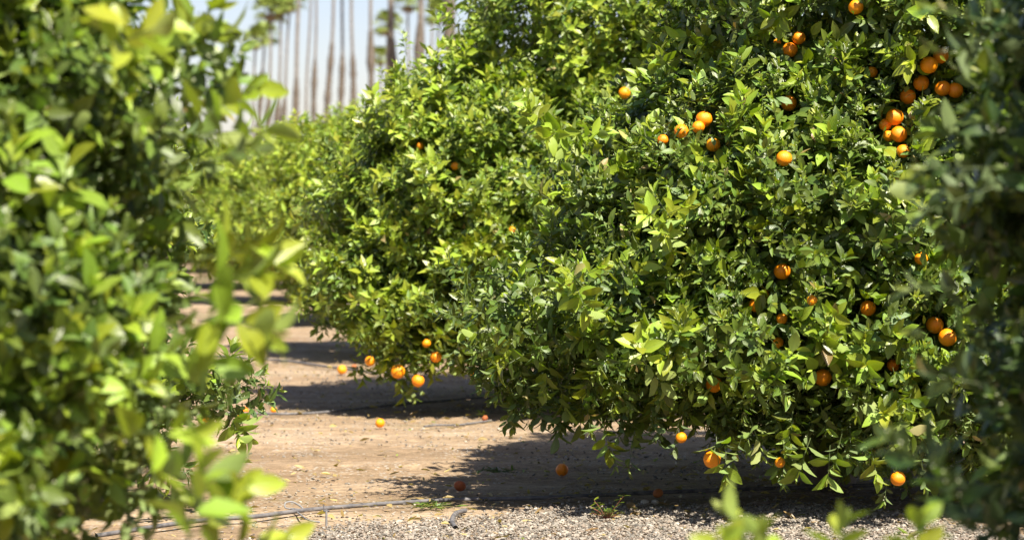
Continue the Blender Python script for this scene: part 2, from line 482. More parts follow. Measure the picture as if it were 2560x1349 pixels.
def fill_crown(fo, lumps, n, seed, lump_scale=.42, amp=.15, zmin=.18, back=.45, mix=(.74, .13, .13), young=0.0, facing=(0, -1), gap=-0.55, size=1.0):
    """spread sprigs over the lumpy surface of a union of ellipsoids, with a thinner inner layer"""
    rng = np.random.default_rng(seed)
    L = np.array(lumps, float); C, R = L[:, :3], L[:, 3:]
    area = (R[:, 0] * R[:, 1] + R[:, 0] * R[:, 2] + R[:, 1] * R[:, 2]); area /= area.sum()
    P, Nn, got = [], [], 0
    while got < n:
        k = rng.choice(len(L), n, p=area); u = norm(rng.normal(size=(n, 3)))
        depth = np.where(rng.random(n) < .66, rng.uniform(-.02, .10, n), rng.uniform(.10, .60, n))
        nr = norm(u / R[k])
        base = C[k] + R[k] * u
        disp = amp * snoise(base, lump_scale, seed + 3) + .5 * amp * snoise(base, lump_scale * .45, seed + 4)
        p = base + nr * (disp - depth)[:, None]
        ok = np.ones(n, bool)
        for j in range(len(L)):
            dd = np.linalg.norm((p - C[j]) / R[j], axis=1)
            lim = 1 - .22 / R[j].min()
            ok &= ~((dd < max(lim, .45)) & (k != j))
        ok &= p[:, 2] > zmin
        ok &= ~((snoise(p, .55, seed + 9) < gap) & (depth < .12))
        f = np.array([*facing, 0.]); f = norm(f)
        side = nr @ f
        ok &= (side > -.25) | (rng.random(n) < back)
        P.append(p[ok]); Nn.append(nr[ok]); got += ok.sum()
    P, Nn = np.concatenate(P)[:n], np.concatenate(Nn)[:n]
    up = np.zeros_like(P); up[:, 2] = 1
    low = np.clip(-Nn[:, 2] * 1.4, 0, 1)[:, None]
    ax = norm(Nn + up * (.2 * (1 - low) - .55 * low) + SUN[None] * .42 * (1 - low) + rng.normal(size=P.shape) * .38)
    r = rng.random(n)
    clus = snoise(P, .7, seed + 5)
    r = np.clip(r - .12 * clus, 0, 1)
    sc = rng.uniform(.85, 1.18, n) * size
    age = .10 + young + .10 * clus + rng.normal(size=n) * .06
    for kind, lo, hi_ in (('norm', 0, mix[0]), ('fine', mix[0], mix[0] + mix[1]), ('big', mix[0] + mix[1], 1.01)):
        m = (r >= lo) & (r < hi_)
        if kind == 'norm': m |= False
        fo.place(kind, P[m], ax[m], sc[m], age[m])
    return P

def limbs(base, lumps, seed, r0=.12, fork=.32):
    rng = np.random.default_rng(seed); base = np.array(base, float)
    top = base + [0, 0, fork]
    flare = [(base + [0, 0, -.05]), base + [0, 0, .04], base + [0.01, 0, .15], top + [0, .01, .06]]
    paths = [(smooth_path(flare, 8), np.linspace(r0 * 1.3, r0 * .9, 8))]
    for L in lumps:
        c, r = np.array(L[:3]), np.array(L[3:])
        for _ in range(3):
            u = norm(rng.normal(size=3)); u[2] = abs(u[2]) * .8
            e = c + r * u * .72
            mid = top * .5 + e * .5 + np.array([0, 0, .12]) + rng.normal(size=3) * .07
            pp = smooth_path([top - [0, 0, .04], mid, e], 9)
            pp[1:-1] += rng.normal(size=(7, 3)) * .012
            paths.append((pp, np.linspace(r0 * .42, .008, 9)))
            for _ in range(4):
                i = rng.integers(3, 9); d = norm(rng.normal(size=3) + [0, 0, .2]) * rng.uniform(.18, .42)
                paths.append((smooth_path([pp[i], pp[i] + d * .5 + rng.normal(size=3) * .03, pp[i] + d], 5), np.linspace(.008, .003, 5)))
    V, F = tube_arrays(paths, 7)
    return V, F

def build_tree(name, base, lumps, n, seed, label, group, hi=True, extra=None, oranges=(), **kw):
    base = np.array([base[0], base[1], 0.])
    root = empty(name, base, label, 'orange tree', group)
    fo = Foliage(hi, seed)
    fill_crown(fo, lumps, n, seed, **kw)
    if extra: extra(fo)
    V, F = limbs(base, lumps, seed + 50)
    link('trunk', mesh_arrays('trunk', V - base, F), M_BARK, root)
    if oranges: hang_oranges(fo, oranges, seed)
    link('crown', fo.mesh('crown', base), M_LEAF, root)
    return root

# ------------------------------------------------------------------ fruit
def orange_mesh():
    V, F = [], []
    nu, nv = 28, 18
    for i in range(nv + 1):
        ph = pi * i / nv
        for j in range(nu):
            th = 2 * pi * j / nu
            r = 1 + .012 * sin(5 * th) * sin(ph)
            z = cos(ph) * .96 * r
            if ph < .5: z -= .055 * (1 - ph / .5) ** 2
            if ph > pi - .3: z += .03 * (1 - (pi - ph) / .3) ** 2
            V.append((sin(ph) * cos(th) * r, sin(ph) * sin(th) * r, z))
    for i in range(nv):
        for j in range(nu):
            a, b = i * nu + j, i * nu + (j + 1) % nu
            F.append((a, a + nu, b + nu, b))
    return mesh_arrays('orange', np.array(V), np.array(F))

ME_ORANGE = orange_mesh(); ME_ORANGE.materials.append(M_ORANGE)
ME_ROTTEN = ME_ORANGE.copy(); ME_ROTTEN.materials.clear(); ME_ROTTEN.materials.append(M_ROTTEN)
def stalk_mesh():
    pts = np.array([(0, 0, .86), (0, 0, .93), (.01, 0, 1.1), (.05, .02, 1.5)])
    V, F = tube_arrays([(pts, [.17, .09, .05, .04])] + [([(0, 0, .9), (.12 * cos(a), .12 * sin(a), .93), (.2 * cos(a), .2 * sin(a), .95)], [.05, .045, .01]) for a in np.arange(5) * 1.256], 6)
    return mesh_arrays('stalk', V, F)
ME_STALK = stalk_mesh(); ME_STALK.materials.append(M_CALYX)
def scar_mesh():
    V, F = tube_arrays([(np.array([(0, 0, .86), (0, 0, .93)]), [.12, .05])], 6)
    return mesh_arrays('stem_scar', V, F)
ME_SCAR = scar_mesh(); ME_SCAR.materials.append(M_CALYX)

def make_orange(p, R, rot, label, group, rotten=False, ground=False):
    o = bpy.data.objects.new('orange', ME_ROTTEN if rotten else ME_ORANGE)
    o.location = tuple(p); o.rotation_euler = rot; o.scale = (R, R, R * (0.9 if rotten else 1))
    COL.objects.link(o); tag(o, label, 'orange', group)
    s = bpy.data.objects.new('stem_scar' if ground else 'stalk', ME_SCAR if ground else ME_STALK)
    s.parent = o; COL.objects.link(s)
    return o

def hang_oranges(fo, items, seed):
    rng = np.random.default_rng(seed + 77)
    C = fo.centres(); px, py, d = project(C)
    for it in items:
        x, y, r, cover, label, group = it[:6]
        dd = it[6] if len(it) > 6 else 0
        m = (np.abs(px - x) < 32) & (np.abs(py - y) < 32) & (d > 0)
        if m.sum() < 4: m = (np.abs(px - x) < 60) & (np.abs(py - y) < 60)
        dep = np.percentile(d[m], 12) + .004 + dd * .8
        v = ray(x, y); c = CAMP + v * dep / (v @ FWD); R = r * dep / FPX
        lpx = r + 13
        def kill(K):
            a, b, e = project(K)
            rr = np.hypot(a - x, b - y)
            front = (rr < lpx * 1.05) & (e < dep + R) & (rng.random(len(K)) > cover * .5)
            inside = np.linalg.norm(K - c, axis=1) < R * 1.12
            return front | inside
        fo.clear(kill)
        make_orange(c, R, (rng.normal() * .35, rng.normal() * .35, rng.uniform(0, 6.28)), label, group)

exec_later = []
# ================================================================== GROUND
def build_ground():
    ys = np.unique(np.concatenate([np.linspace(-40, 8, 20), np.linspace(8, 26, 210), np.linspace(26, 60, 60), np.geomspace(60, 3000, 30)]))
    xs = np.unique(np.concatenate([-np.geomspace(8, 2500, 24)[::-1], np.linspace(-8, 8, 190), np.geomspace(8, 2500, 24)]))
    X, Y = np.meshgrid(xs, ys)
    P = np.stack([X.ravel(), Y.ravel(), np.zeros(X.size)], 1)
    Q = P * [.5, 1, 1]
    z = .014 * snoise(Q, 1.6, 1) + .008 * snoise(Q, .5, 2) + .004 * snoise(P, .23, 4)
    z += .018 * np.exp(-((P[:, 1] - 12.35 - .06 * P[:, 0]) / .13) ** 2) + .012 * np.exp(-((P[:, 1] - 13.6 + .03 * P[:, 0]) / .2) ** 2)
    z *= np.clip((60 - np.abs(P[:, 1])) / 30, 0, 1)
    P[:, 2] = z - .012
    ny, nx = X.shape
    i = np.arange(ny - 1)[:, None] * nx; j = np.arange(nx - 1)[None]
    F = np.stack([i + j, i + j + 1, i + nx + j + 1, i + nx + j], -1).reshape(-1, 4)
    o = link('ground', mesh_arrays('ground', P, F), M_SOIL)
    tag(o, 'bare dry brown orchard soil between the tree rows', None, None, 'structure')
build_ground()

def stones():
    rng = np.random.default_rng(5)
    ico = []
    import bmesh
    bm = bmesh.new(); bmesh.ops.create_icosphere(bm, subdivisions=1, radius=1)
    V0 = np.array([v.co[:] for v in bm.verts]); F0 = np.array([[v.index for v in f.verts] for f in bm.faces]); bm.free()
    tv = []
    for k in range(8):
        tv.append(V0 * (1 + rng.uniform(-.32, .25, (len(V0), 1))))
    def put(X, Y, S, name):
        n = len(X); which = rng.integers(0, 8, n)
        th = rng.uniform(0, 2 * pi, n); sx = S * rng.uniform(.75, 1.35, n); sy = S * rng.uniform(.6, 1, n); sz = S * rng.uniform(.35, .7, n)
        T = np.stack(tv)[which] * np.stack([sx, sy, sz], 1)[:, None]
        ti = rng.normal(size=n) * .35
        x, y, z = T[..., 0], T[..., 1], T[..., 2]
        x, z = x * np.cos(ti)[:, None] - z * np.sin(ti)[:, None], x * np.sin(ti)[:, None] + z * np.cos(ti)[:, None]
        x, y = x * np.cos(th)[:, None] - y * np.sin(th)[:, None], x * np.sin(th)[:, None] + y * np.cos(th)[:, None]
        zb = rng.uniform(0, .010, n) if name == 'gravel' else np.zeros(n)
        V = np.stack([x + X[:, None], y + Y[:, None], z + (zb + sz * .3)[:, None]], -1)
        F = F0[None] + (np.arange(n) * len(V0))[:, None, None]
        D = np.zeros((n, len(V0), 4)); D[..., 0] = rng.random(n)[:, None]; D[..., 1] = (rng.random(n) ** 2)[:, None]; D[..., 3] = 1
        return mesh_arrays(name, V.reshape(-1, 3), F.reshape(-1, 3), D.reshape(-1, 4), None, False)
    # gravel drive in front of the row; its far edge runs slightly away to the right
    n = 80000
    X = rng.uniform(-1.8, 2.6, n); Y = 9.1 + rng.random(n) ** .9 * 2.1
    edge = 10.42 + .42 * X - .12 * X ** 2 + .12 * np.sin(X * 5) + .05 * np.sin(X * 17)
    edge = np.where(X < -.55, edge - (-.55 - X) * .9, edge)
    edge = np.where(X > 1.25, edge - (X - 1.25) * 1.1, edge)
    keep = rng.random(n) < 1 / (1 + np.exp((Y - edge) / .06))
    S = rng.uniform(.0025, .009, n) * np.where(rng.random(n) < .07, 1.7, 1)
    o = link('gravel', put(X[keep], Y[keep], S[keep], 'gravel'), M_STONE)
    tag(o, 'pale grey crushed gravel along the bottom edge', None, None, 'stuff')
    n = 9000
    X = rng.uniform(-3.2, 3, n); Y = 9.4 + rng.random(n) ** 1.4 * 10
    k = snoise(np.stack([X, Y, 0 * X], 1), 1.2, 8) > -.25
    o = link('pebbles', put(X[k], Y[k], rng.uniform(.002, .0105, k.sum()), 'pebbles'), M_STONE)
    tag(o, 'small pale pebbles scattered over the dry soil', None, None, 'stuff')
    # two white stones beside the weed
    for (px, py, s, lab) in ((1612, 1262, .021, 'pale stone left of its twin beside the weed, near the hose'), (1638, 1260, .018, 'pale stone right of its twin beside the weed, near the hose')):
        g = gp(px, py)
        me = mesh_arrays('stone', tv[3] * [s, s * .8, s * .8], F0, np.tile([.97, .0, 0, 1], (len(V0), 1)), None, False)
        st = link('stone', me, M_STONE, None, (g[0], g[1], s * .6)); tag(st, lab, 'stone', 'pale stones beside the weed')
stones()

def litter():
    """dry curled leaves and bits of twig"""
    rng = np.random.default_rng(21)
    Vs, Fs, Ds, Us, off = [], [], [], [], 0
    n = 2300
    X = rng.uniform(-2.6, 3.0, n); Y = 9.5 + rng.random(n) ** 1.2 * 13
    X2 = rng.normal(1.5, .9, 750); Y2 = rng.normal(11.4, .75, 750)
    X3 = rng.normal(.1, 1.0, 320); Y3 = rng.normal(16.2, .9, 320)
    X = np.concatenate([X, X2, X3]); Y = np.concatenate([Y, Y2, Y3])
    for x, y in zip(X, Y):
        if y < 9.2: continue
        L = rng.uniform(.018, .062) if rng.random() < .6 else rng.uniform(.01, .022)
        V, F, U = leaf_shape(L, L * rng.uniform(.22, .5), True, rng, curl=rng.uniform(-.5, .5), fold=rng.uniform(-.2, 1.2))
        th = rng.uniform(0, 6.28); d = np.array([cos(th), sin(th), rng.normal() * .12])
        V = V @ basis(d, np.array([rng.normal() * .4, rng.normal() * .4, 1.])).T + [x, y, .009]
        V[:, 2] = np.maximum(V[:, 2], .003)
        green = rng.random() < .06
        D = np.tile([rng.uniform(.2, .6), rng.random(), 0, 0.1 if green else rng.uniform(.85, 1)], (len(V), 1))
        Vs.append(V); Fs.append(F + off); Ds.append(D); Us.append(U); off += len(V)
    o = link('leaf_litter', mesh_arrays('leaf_litter', np.concatenate(Vs), np.concatenate(Fs), np.concatenate(Ds), np.concatenate(Us)), M_LEAF)
    tag(o, 'dry tan leaves fallen over the soil and gravel', None, None, 'stuff')
    paths = []
    for _ in range(420):
        x, y = (rng.uniform(-2.4, 3), 9.5 + rng.random() ** 1.2 * 10) if rng.random() < .5 else (rng.normal(1.5, .9), rng.normal(11.3, .7))
        if y < 9.2: continue
        th = rng.normal() * .6 + (pi if rng.random() < .5 else 0); l = rng.uniform(.02, .11)
        p0 = np.array([x, y, .006]); d = np.array([cos(th), sin(th), 0]) * l
        paths.append((smooth_path([p0, p0 + d * .5 + [0, rng.normal() * l * .12, .008], p0 + d], 4), rng.uniform(.0008, .0022)))
    V, F = tube_arrays(paths, 4)
    o = link('twig_litter', mesh_arrays('twig_litter', V, F), M_TWIG)
    tag(o, 'thin dry twigs scattered over the soil', None, None, 'stuff')
litter()

# ================================================================== ORANGES (photo position, radius, cover, label)
H1 = 'oranges hanging in the nearest sharp tree'
O1 = [
 (1997, 95, 17, 0, 'sunlit orange resting above a shaded one at the top of the nearest tree', H1),
 (1975, 125, 19, .05, 'shaded orange tucked under the sunlit one at the top of the nearest tree', H1, .03),
 (1943, 107, 10, .5, 'sliver of orange peeping out beside the top stacked pair', H1, .08),
 (2140, 18, 19, .35, 'leaf covered orange at the very top edge of the picture', H1),
 (1972, 258, 20, .15, 'leaf shadowed orange hanging below the topmost stacked pair', H1),
 (1960, 396, 20, .05, 'lone orange with striped leaf shadow in the middle of the nearest tree', H1),
 (1760, 298, 21, .03, 'larger upper orange of the touching pair on the tree\'s upper left', H1),
 (1746, 318, 16, .1, 'smaller orange tucked under the left of its touching neighbour', H1, .05),
 (1703, 328, 18, .3, 'leaf striped orange just left of the touching upper left pair', H1),
 (1657, 350, 14, .3, 'dark small orange farthest left in the upper cluster of the nearest tree', H1),
 (1783, 362, 18, .15, 'orange hanging lowest of the upper left cluster of the nearest tree', H1),
 (2322, 163, 22, .0, 'orange with bright leaf light patch beside the right foreground leaves', H1),
 (2352, 140, 20, .1, 'orange half covered by blurred leaves at the right foreground edge', H1, .04),
 (2303, 208, 20, .25, 'orange half cut by a dark leaf below the light patched one', H1),
 (2357, 221, 20, .05, 'left orange of the touching pair nearest the right foreground leaves', H1, .03),
 (2388, 226, 20, .0, 'right orange of the touching pair nearest the right foreground leaves', H1),
 (2270, 242, 20, .5, 'shaded orange split by dark leaves left of the touching pair', H1),
 (2237, 293, 22, .0, 'round orange hanging on top of the cluster of four', H1),
 (2213, 312, 16, .3, 'partly hidden orange at the left of the cluster of four', H1, .06),
 (2247, 336, 21, .0, 'round orange with green calyx at the bottom of the cluster of four', H1),
 (2221, 340, 14, .1, 'dim orange behind the bottom left of the cluster of four', H1, .06),
 (2258, 378, 17, .55, 'leaf covered orange directly below the cluster of four', H1),
 (2180, 180, 14, .6, 'deep red shaded orange hidden far inside the upper crown', H1, .08),
 (2303, 645, 17, .3, 'orange half hidden at the right edge by dark blurred leaves', H1),
 (1955, 678, 21, .0, 'brightest single sunlit orange in the middle of the nearest tree', H1),
 (1890, 762, 18, .05, 'sunlit orange lower left of the brightest single one', H1),
 (1912, 735, 10, .5, 'small hidden orange peeping just above the lower left sunlit one', H1, .06),
 (1955, 796, 14, .25, 'orange between green leaves straight below the brightest single one', H1),
 (2030, 750, 13, .4, 'dark orange under a pale leaf right of the brightest single one', H1),
 (2170, 770, 20, .05, 'solitary orange with dark leaf shadow in the middle right of the tree', H1),
 (2337, 812, 22, .05, 'upper left orange of the lower right touching pair', H1, .02),
 (2369, 843, 23, .0, 'lower right orange of the lower right touching pair, sunlit', H1),
 (1945, 856, 14, .5, 'yellow orange sliver seen behind an upright leaf', H1),
 (1785, 960, 21, .1, 'sunlit orange crossed by leaves at the lower left of the nearest tree', H1),
 (2057, 943, 22, .1, 'orange lit from above in the lower middle of the nearest tree', H1),
 (2233, 912, 16, .35, 'leaf striped orange in the lower right of the nearest tree', H1),
 (2232, 982, 10, .55, 'tiny patch of orange below the striped lower right one', H1),
 (1950, 1155, 13, .4, 'orange between hanging leaves at the bottom fringe of the nearest tree', H1),
 (1780, 1148, 22, 1.3, 'deep orange fruit low on the bottom fringe above the ground', H1, .12),
 (2245, 1195, 19, .3, 'lowest right orange on the bottom fringe beside blurred leaves', H1),
 (1703, 1093, 14, .3, 'orange showing its underside at the bottom fringe left of the others', H1),
]
H2 = 'oranges hanging in the second blurred tree'
O2 = [
 (1561, 233, 15, .0, 'round sunlit orange high in the second tree', H2),
 (1513, 327, 9, .3, 'small dim orange below the round one high in the second tree', H2),
 (1050, 365, 9, .2, 'small dark orange on the upper left of the second tree', H2),
 (1137, 415, 10, .3, 'small orange right of and below the upper left one of the second tree', H2),
 (1280, 575, 9, .3, 'dim orange in the middle of the second tree', H2),
 (925, 902, 13, .0, 'dull orange lowest on the left underside of the second tree', H2),
 (995, 928, 18, .0, 'bright orange at the bottom of the second tree, left of the lowest', H2),
 (1045, 951, 16, .0, 'lowest hanging orange of the second tree', H2),
 (1090, 892, 14, .1, 'dark orange at the bottom fringe right of the bright ones', H2),
 (1066, 858, 11, .1, 'small lit orange above the bright bottom oranges of the second tree', H2),
 (1185, 934, 12, .0, 'orange hanging at the tip between the first and second tree', H2),
]

# ================================================================== TREES
G = 'orange trees of the grove'
T1 = [(1.66, 11.55, 1.22, 1.36, 1.5, .88), (1.88, 11.5, 2.35, 1.06, 1.15, 1.05), (.52, 10.95, .80, .66, .62, .33),
      (1.55, 10.65, .74, 1.05, .70, .43), (1.02, 11.05, 1.22, .60, .72, .50), (2.15, 10.6, .62, .8, .6, .34), (2.6, 11.3, 1.3, .85, 1.1, .92), (2.3, 10.7, 2.1, .8, .7, .7)]

def extra1(fo):
    r = np.random.default_rng(3)
    # the bright shoot reaching out to the upper left
    def shoot(p, kind='big', n=5, age=.4, sc=1.0, spread=.5):
        P = smooth_path([at(*q) for q in p], n + 1)
        t = norm(np.gradient(P, axis=0))
        fo.place(kind, P[1:], t[1:] + r.normal(size=(n, 3)) * spread, sc * r.uniform(.85, 1.1, n), age)
    shoot([(1570, 470, 10.9), (1480, 380, 10.75), (1400, 330, 10.7), (1330, 300, 10.65)], n=8, age=.22, spread=.55)
    shoot([(1480, 400, 10.75), (1445, 345, 10.7), (1380, 290, 10.7)], n=4, age=.3, spread=.5)
    shoot([(1540, 560, 10.8), (1525, 500, 10.75), (1500, 440, 10.7)], 'norm', 4, .25)
    shoot([(1660, 600, 10.3), (1650, 555, 10.2), (1665, 530, 10.15)], n=5, age=.3, spread=.8)
    shoot([(1460, 800, 10.25), (1445, 740, 10.1), (1450, 690, 10.0)], n=6, age=.22, spread=.9)
    shoot([(1620, 930, 10.1), (1610, 890, 10.0)], n=3, age=.25, spread=1)
    shoot([(1700, 900, 10.1), (1705, 850, 10.0)], n=3, age=.28, spread=1)
    shoot([(2240, 560, 10.3), (2235, 500, 10.2), (2245, 470, 10.15)], n=5, age=.25, spread=.9)
    shoot([(2090, 820, 10.1), (2090, 790, 10.0)], n=3, age=.28, spread=1)
    shoot([(1890, 960, 9.95), (1950, 930, 9.9)], n=3, age=.25, spread=1)
    shoot([(2200, 1020, 9.95), (2220, 1060, 9.9)], n=4, age=.3, spread=1)
    # hanging fringe
    for (x, y, D, k, a) in ((1180, 900, 10.8, 'norm', .05), (1210, 940, 10.8, 'norm', .05), (1150, 860, 10.8, 'norm', .1), (1310, 1010, 10.7, 'norm', 0), (1350, 1030, 10.6, 'norm', 0), (1392, 1050, 10.6, 'big', -.35),
                         (1320, 980, 10.6, 'norm', 0), (1470, 1040, 10.4, 'norm', .02), (1505, 1080, 10.3, 'big', .1), (1520, 1115, 10.3, 'norm', .2), (1560, 1050, 10.3, 'norm', 0), (1585, 1110, 10.3, 'norm', 0),
                         (1640, 1060, 10.2, 'norm', .0), (1700, 1070, 10.2, 'norm', 0), (1790, 1120, 10.0, 'big', .1), (1815, 1150, 9.95, 'big', .05), (1880, 1080, 10.0, 'big', .25), (1850, 1120, 10, 'norm', 0),
                         (1960, 1130, 10.0, 'norm', 0), (1940, 1160, 10.0, 'norm', 0), (2020, 1130, 9.9, 'big', 0), (2075, 1150, 9.9, 'big', .05), (2100, 1120, 9.9, 'norm', .1), (2180, 1150, 9.9, 'big', .2),
                         (2220, 1190, 9.95, 'norm', 0), (2160, 1120, 9.95, 'norm', .1), (2300, 1160, 10, 'norm', 0), (2250, 1130, 9.9, 'big', .2)):
        fo.place(k, at(x, y - 20, D), [r.normal() * .25, -.25 + r.normal() * .2, -1], 1.0, a)
def open_gap(fo, spots, rad):
    fo.centres()
    def kill(K):
        a, b, e = project(K)
        return np.any([np.hypot(a - u, b - v) < rad for u, v in spots], axis=0)
    fo.clear(kill)
_extra1 = extra1
def extra1(fo):
    _extra1(fo)
    open_gap(fo, [(1561, 233)], 30)
build_tree('orange_tree', (1.5, 11.5), T1, 17500, 101, 'sharp dark green orange tree full of fruit, its skirt nearly brushing the gravel', G, True, extra1, O1, gap=-.62, amp=.125, young=.06)

T2 = [(.22, 16.35, 1.28, 1.42, 1.5, .86), (.78, 16.3, 2.4, 1.0, 1.05, 1.1), (-.72, 15.75, .84, .5, .5, .38), (-.3, 15.4, .66, .75, .5, .30), (-.38, 16.0, 1.7, .55, .7, .5), (.5, 15.3, .8, .9, .6, .4), (1.3, 16.0, 1.8, .9, .9, .9)]
def extra2(fo):
    r = np.random.default_rng(4)
    for (x, y, D) in ((1130, 40, 16), (1110, 60, 16), (1060, 140, 16.1), (1050, 175, 16), (1010, 215, 16), (985, 235, 16), (1145, 15, 16)):
        fo.place('big', at(x, y + 25, D), [-.4 + r.normal() * .3, 0, 1], 1.0, .12)
    for (x, y, D) in ((905, 930, 15.4), (960, 930, 15.4), (1000, 950, 15.2), (1030, 975, 15.2), (1060, 930, 15.2), (980, 900, 15.2), (1020, 900, 15.1), (1100, 900, 15.2), (1150, 900, 15.2), (1180, 905, 15.2), (1290, 985, 15.2)):
        for _ in range(2):
            fo.place('big', at(x + r.normal() * 10, y - 30, D), [r.normal() * .3, -.2, -1], .95, .05)
build_tree('orange_tree', (.25, 16.3), T2, 14500, 202, 'second tree of the row, bright yellow green, taller than the ones behind it', G, False, extra2, O2, mix=(.72, .10, .18), young=.20)

TB = [(0, 0, 1.3, 1.35, 1.5, .95), (0, 0, 2.4, 1.2, 1.2, 1.0), (-.2, .2, 3.1, .9, .9, .8)]  # unseen tree added off frame, set close and tall to shade the right foreground tree
TB = [(a + 2.75, b + 3.0, c, d, e, f) for a, b, c, d, e, f in TB]
build_tree('orange_tree', (2.75, 3.0), TB, 6500, 808, 'unseen tree added outside the picture at right to shade the dark blurred one', G, False, None, (), back=1.0)

# generic smaller tree of the farther part of the row: copied
T3 = [(0, 0, 1.22, 1.3, 1.3, .84), (.25, .1, 1.75, .8, .8, .62), (-.55, -.5, .8, .75, .75, .42), (.6, -.5, .82, .7, .7, .42), (-.5, .2, 1.5, .7, .7, .5)]
far_root = build_tree('orange_tree', (0, 0), T3, 6500, 303, 'third tree of the row, a rounded light green crown left of the second', G, False, None, (), mix=(.66, .08, .26), young=.34, back=1.0)
def copy_tree(src, loc, rz, sc, label):
    r = src.copy(); COL.objects.link(r); r.location = loc; r.rotation_euler = (0, 0, rz); r.scale = sc; r['label'] = label
    for ch in src.children:
        c = ch.copy(); COL.objects.link(c); c.parent = r
    return r
far_root.scale = (1, 1, .96); far_root.location = (-.80, 21.5, 0); far_root.rotation_euler = (0, 0, .4)
copy_tree(far_root, (-1.65, 26.8, 0), 2.2, (1.0, 1.0, .93), 'fourth tree of the row, blurred crown whose left side meets the bright path')
copy_tree(far_root, (-2.75, 32.3, 0), 4.1, (1, 1.05, .93), 'fifth tree of the row, blurred light green below the slim palms')
copy_tree(far_root, (-3.95, 38.0, 0), 5.3, (1.1, 1.1, .95), 'sixth tree of the row, closing the far end of the dirt path')
rr = random.Random(9)
FARL = ['far tree low in the gap beside the left foreground leaves', 'far tree just right of the gap beside the left foreground leaves', 'distant tree top showing between the third and fourth trees', 'distant tree top under the thick palm trunks']
k = 0
for (x, y) in ((-5.6, 46), (-3.2, 47), (-1.0, 44), (1.4, 40), (-8, 54), (-5.2, 58), (-2.6, 60)):
    if k < 4: lab = FARL[k]
    else: lab = 'hazy tree top in the farthest row of the grove'
    copy_tree(far_root, (x, y, 0), rr.uniform(0, 6), (1.15, 1.15, 1.05), lab); k += 1

# left row, in focus, its low skirt tip showing beside the blurred leaves
TL = [(-3.05, 11.3, 1.3, 1.45, 1.4, .95), (-1.80, 10.75, .52, .55, .42, .15), (-2.3, 10.8, .8, .7, .6, .4)]
def extraL(fo):
    r = np.random.default_rng(6)
    for (x, y, D, dx, dz, k, a) in ((560, 960, 10.5, .6, .7, 'norm', .05), (600, 950, 10.5, .5, .8, 'norm', .0), (625, 960, 10.5, .7, .6, 'norm', .1), (575, 930, 10.5, .3, 1, 'big', -.1), (640, 1000, 10.5, .8, .3, 'norm', 0), (610, 1010, 10.5, .7, 0, 'norm', 0),
                                    (640, 985, 10.5, .6, .9, 'fine', 0), (600, 1045, 10.4, .5, -.8, 'big', .15), (585, 1020, 10.4, .6, -.6, 'norm', .05), (545, 980, 10.4, 0, .8, 'norm', .1), (520, 950, 10.4, -.2, 1, 'big', .1), (570, 1000, 10.4, .5, .2, 'norm', 0),
                                    (400, 1150, 10.2, .3, -.8, 'big', .1), (440, 1140, 10.2, .6, -.6, 'norm', .1)):
        for _ in range(2):
            fo.place(k, at(x - 12 + r.normal() * 8, y + r.normal() * 8, D + r.normal() * .08), [dx + r.normal() * .25, -.3 + r.normal() * .3, dz], 1.0, a)
build_tree('orange_tree', (-2.95, 11.3), TL, 4200, 404, 'tree left of the path whose sharp low branch tip pokes out over the dirt', G, True, extraL, (), young=.03)

# foreground trees, out of focus
TF = [(-2.25, 5.9, 1.75, 1.22, 1.2, 1.0), (-1.13, 5.5, 1.24, .26, .3, .07), (-2.0, 5.7, 1.0, .98, .9, .5), (-1.12, 5.7, 1.58, .27, .4, .30), (-1.62, 5.2, .68, .48, .5, .26), (-1.27, 5.6, 1.03, .42, .5, .26)]
def extraF(fo):
    r = np.random.default_rng(8)
    for (x, y, D, dx, dz, k, a) in ((560, 640, 5.0, 1, .2, 'big', .3), (610, 645, 5.0, 1, -.1, 'big', .35), (560, 760, 4.6, .8, -.5, 'big', .1), (540, 790, 4.5, .8, -.1, 'big', .3), (560, 700, 4.7, .9, .1, 'big', .1), (470, 830, 4.6, .6, -.4, 'big', .1),
                                    (470, 90, 5.4, .8, .6, 'big', .1), (560, 330, 5.2, .8, .1, 'big', .2), (520, 300, 5.2, .9, .4, 'big', .3), (540, 400, 4.8, .8, .2, 'norm', .1), (500, 1350, 4.5, .6, .5, 'big', .3), (570, 1375, 4.6, .8, .2, 'big', .35), (500, 1330, 4.3, .2, .9, 'big', .1),
                                    (420, 1180, 4.5, .7, -.1, 'big', .0), (370, 1080, 4.5, .8, 0, 'big', .2), (200, 60, 4.6, .4, .6, 'big', .5), (300, 120, 4.6, .6, .2, 'big', .4)):
        fo.place(k, at(x - 30, y, D), [dx, -.2 + r.normal() * .2, dz], 1.05, a)
FRT = [(95, 690, 20, .55, 'small dark orange buried in the blurred left foreground leaves', 'oranges in the blurred foreground tree', .12)]
build_tree('orange_tree', (-2.1, 5.9), TF, 10000, 505, 'large blurred yellow green tree filling the left side up close', G, True, extraF, FRT, mix=(.74, .08, .18), young=.06, amp=.19, gap=-.42, size=1.02, facing=(.7, -.7), back=.5)

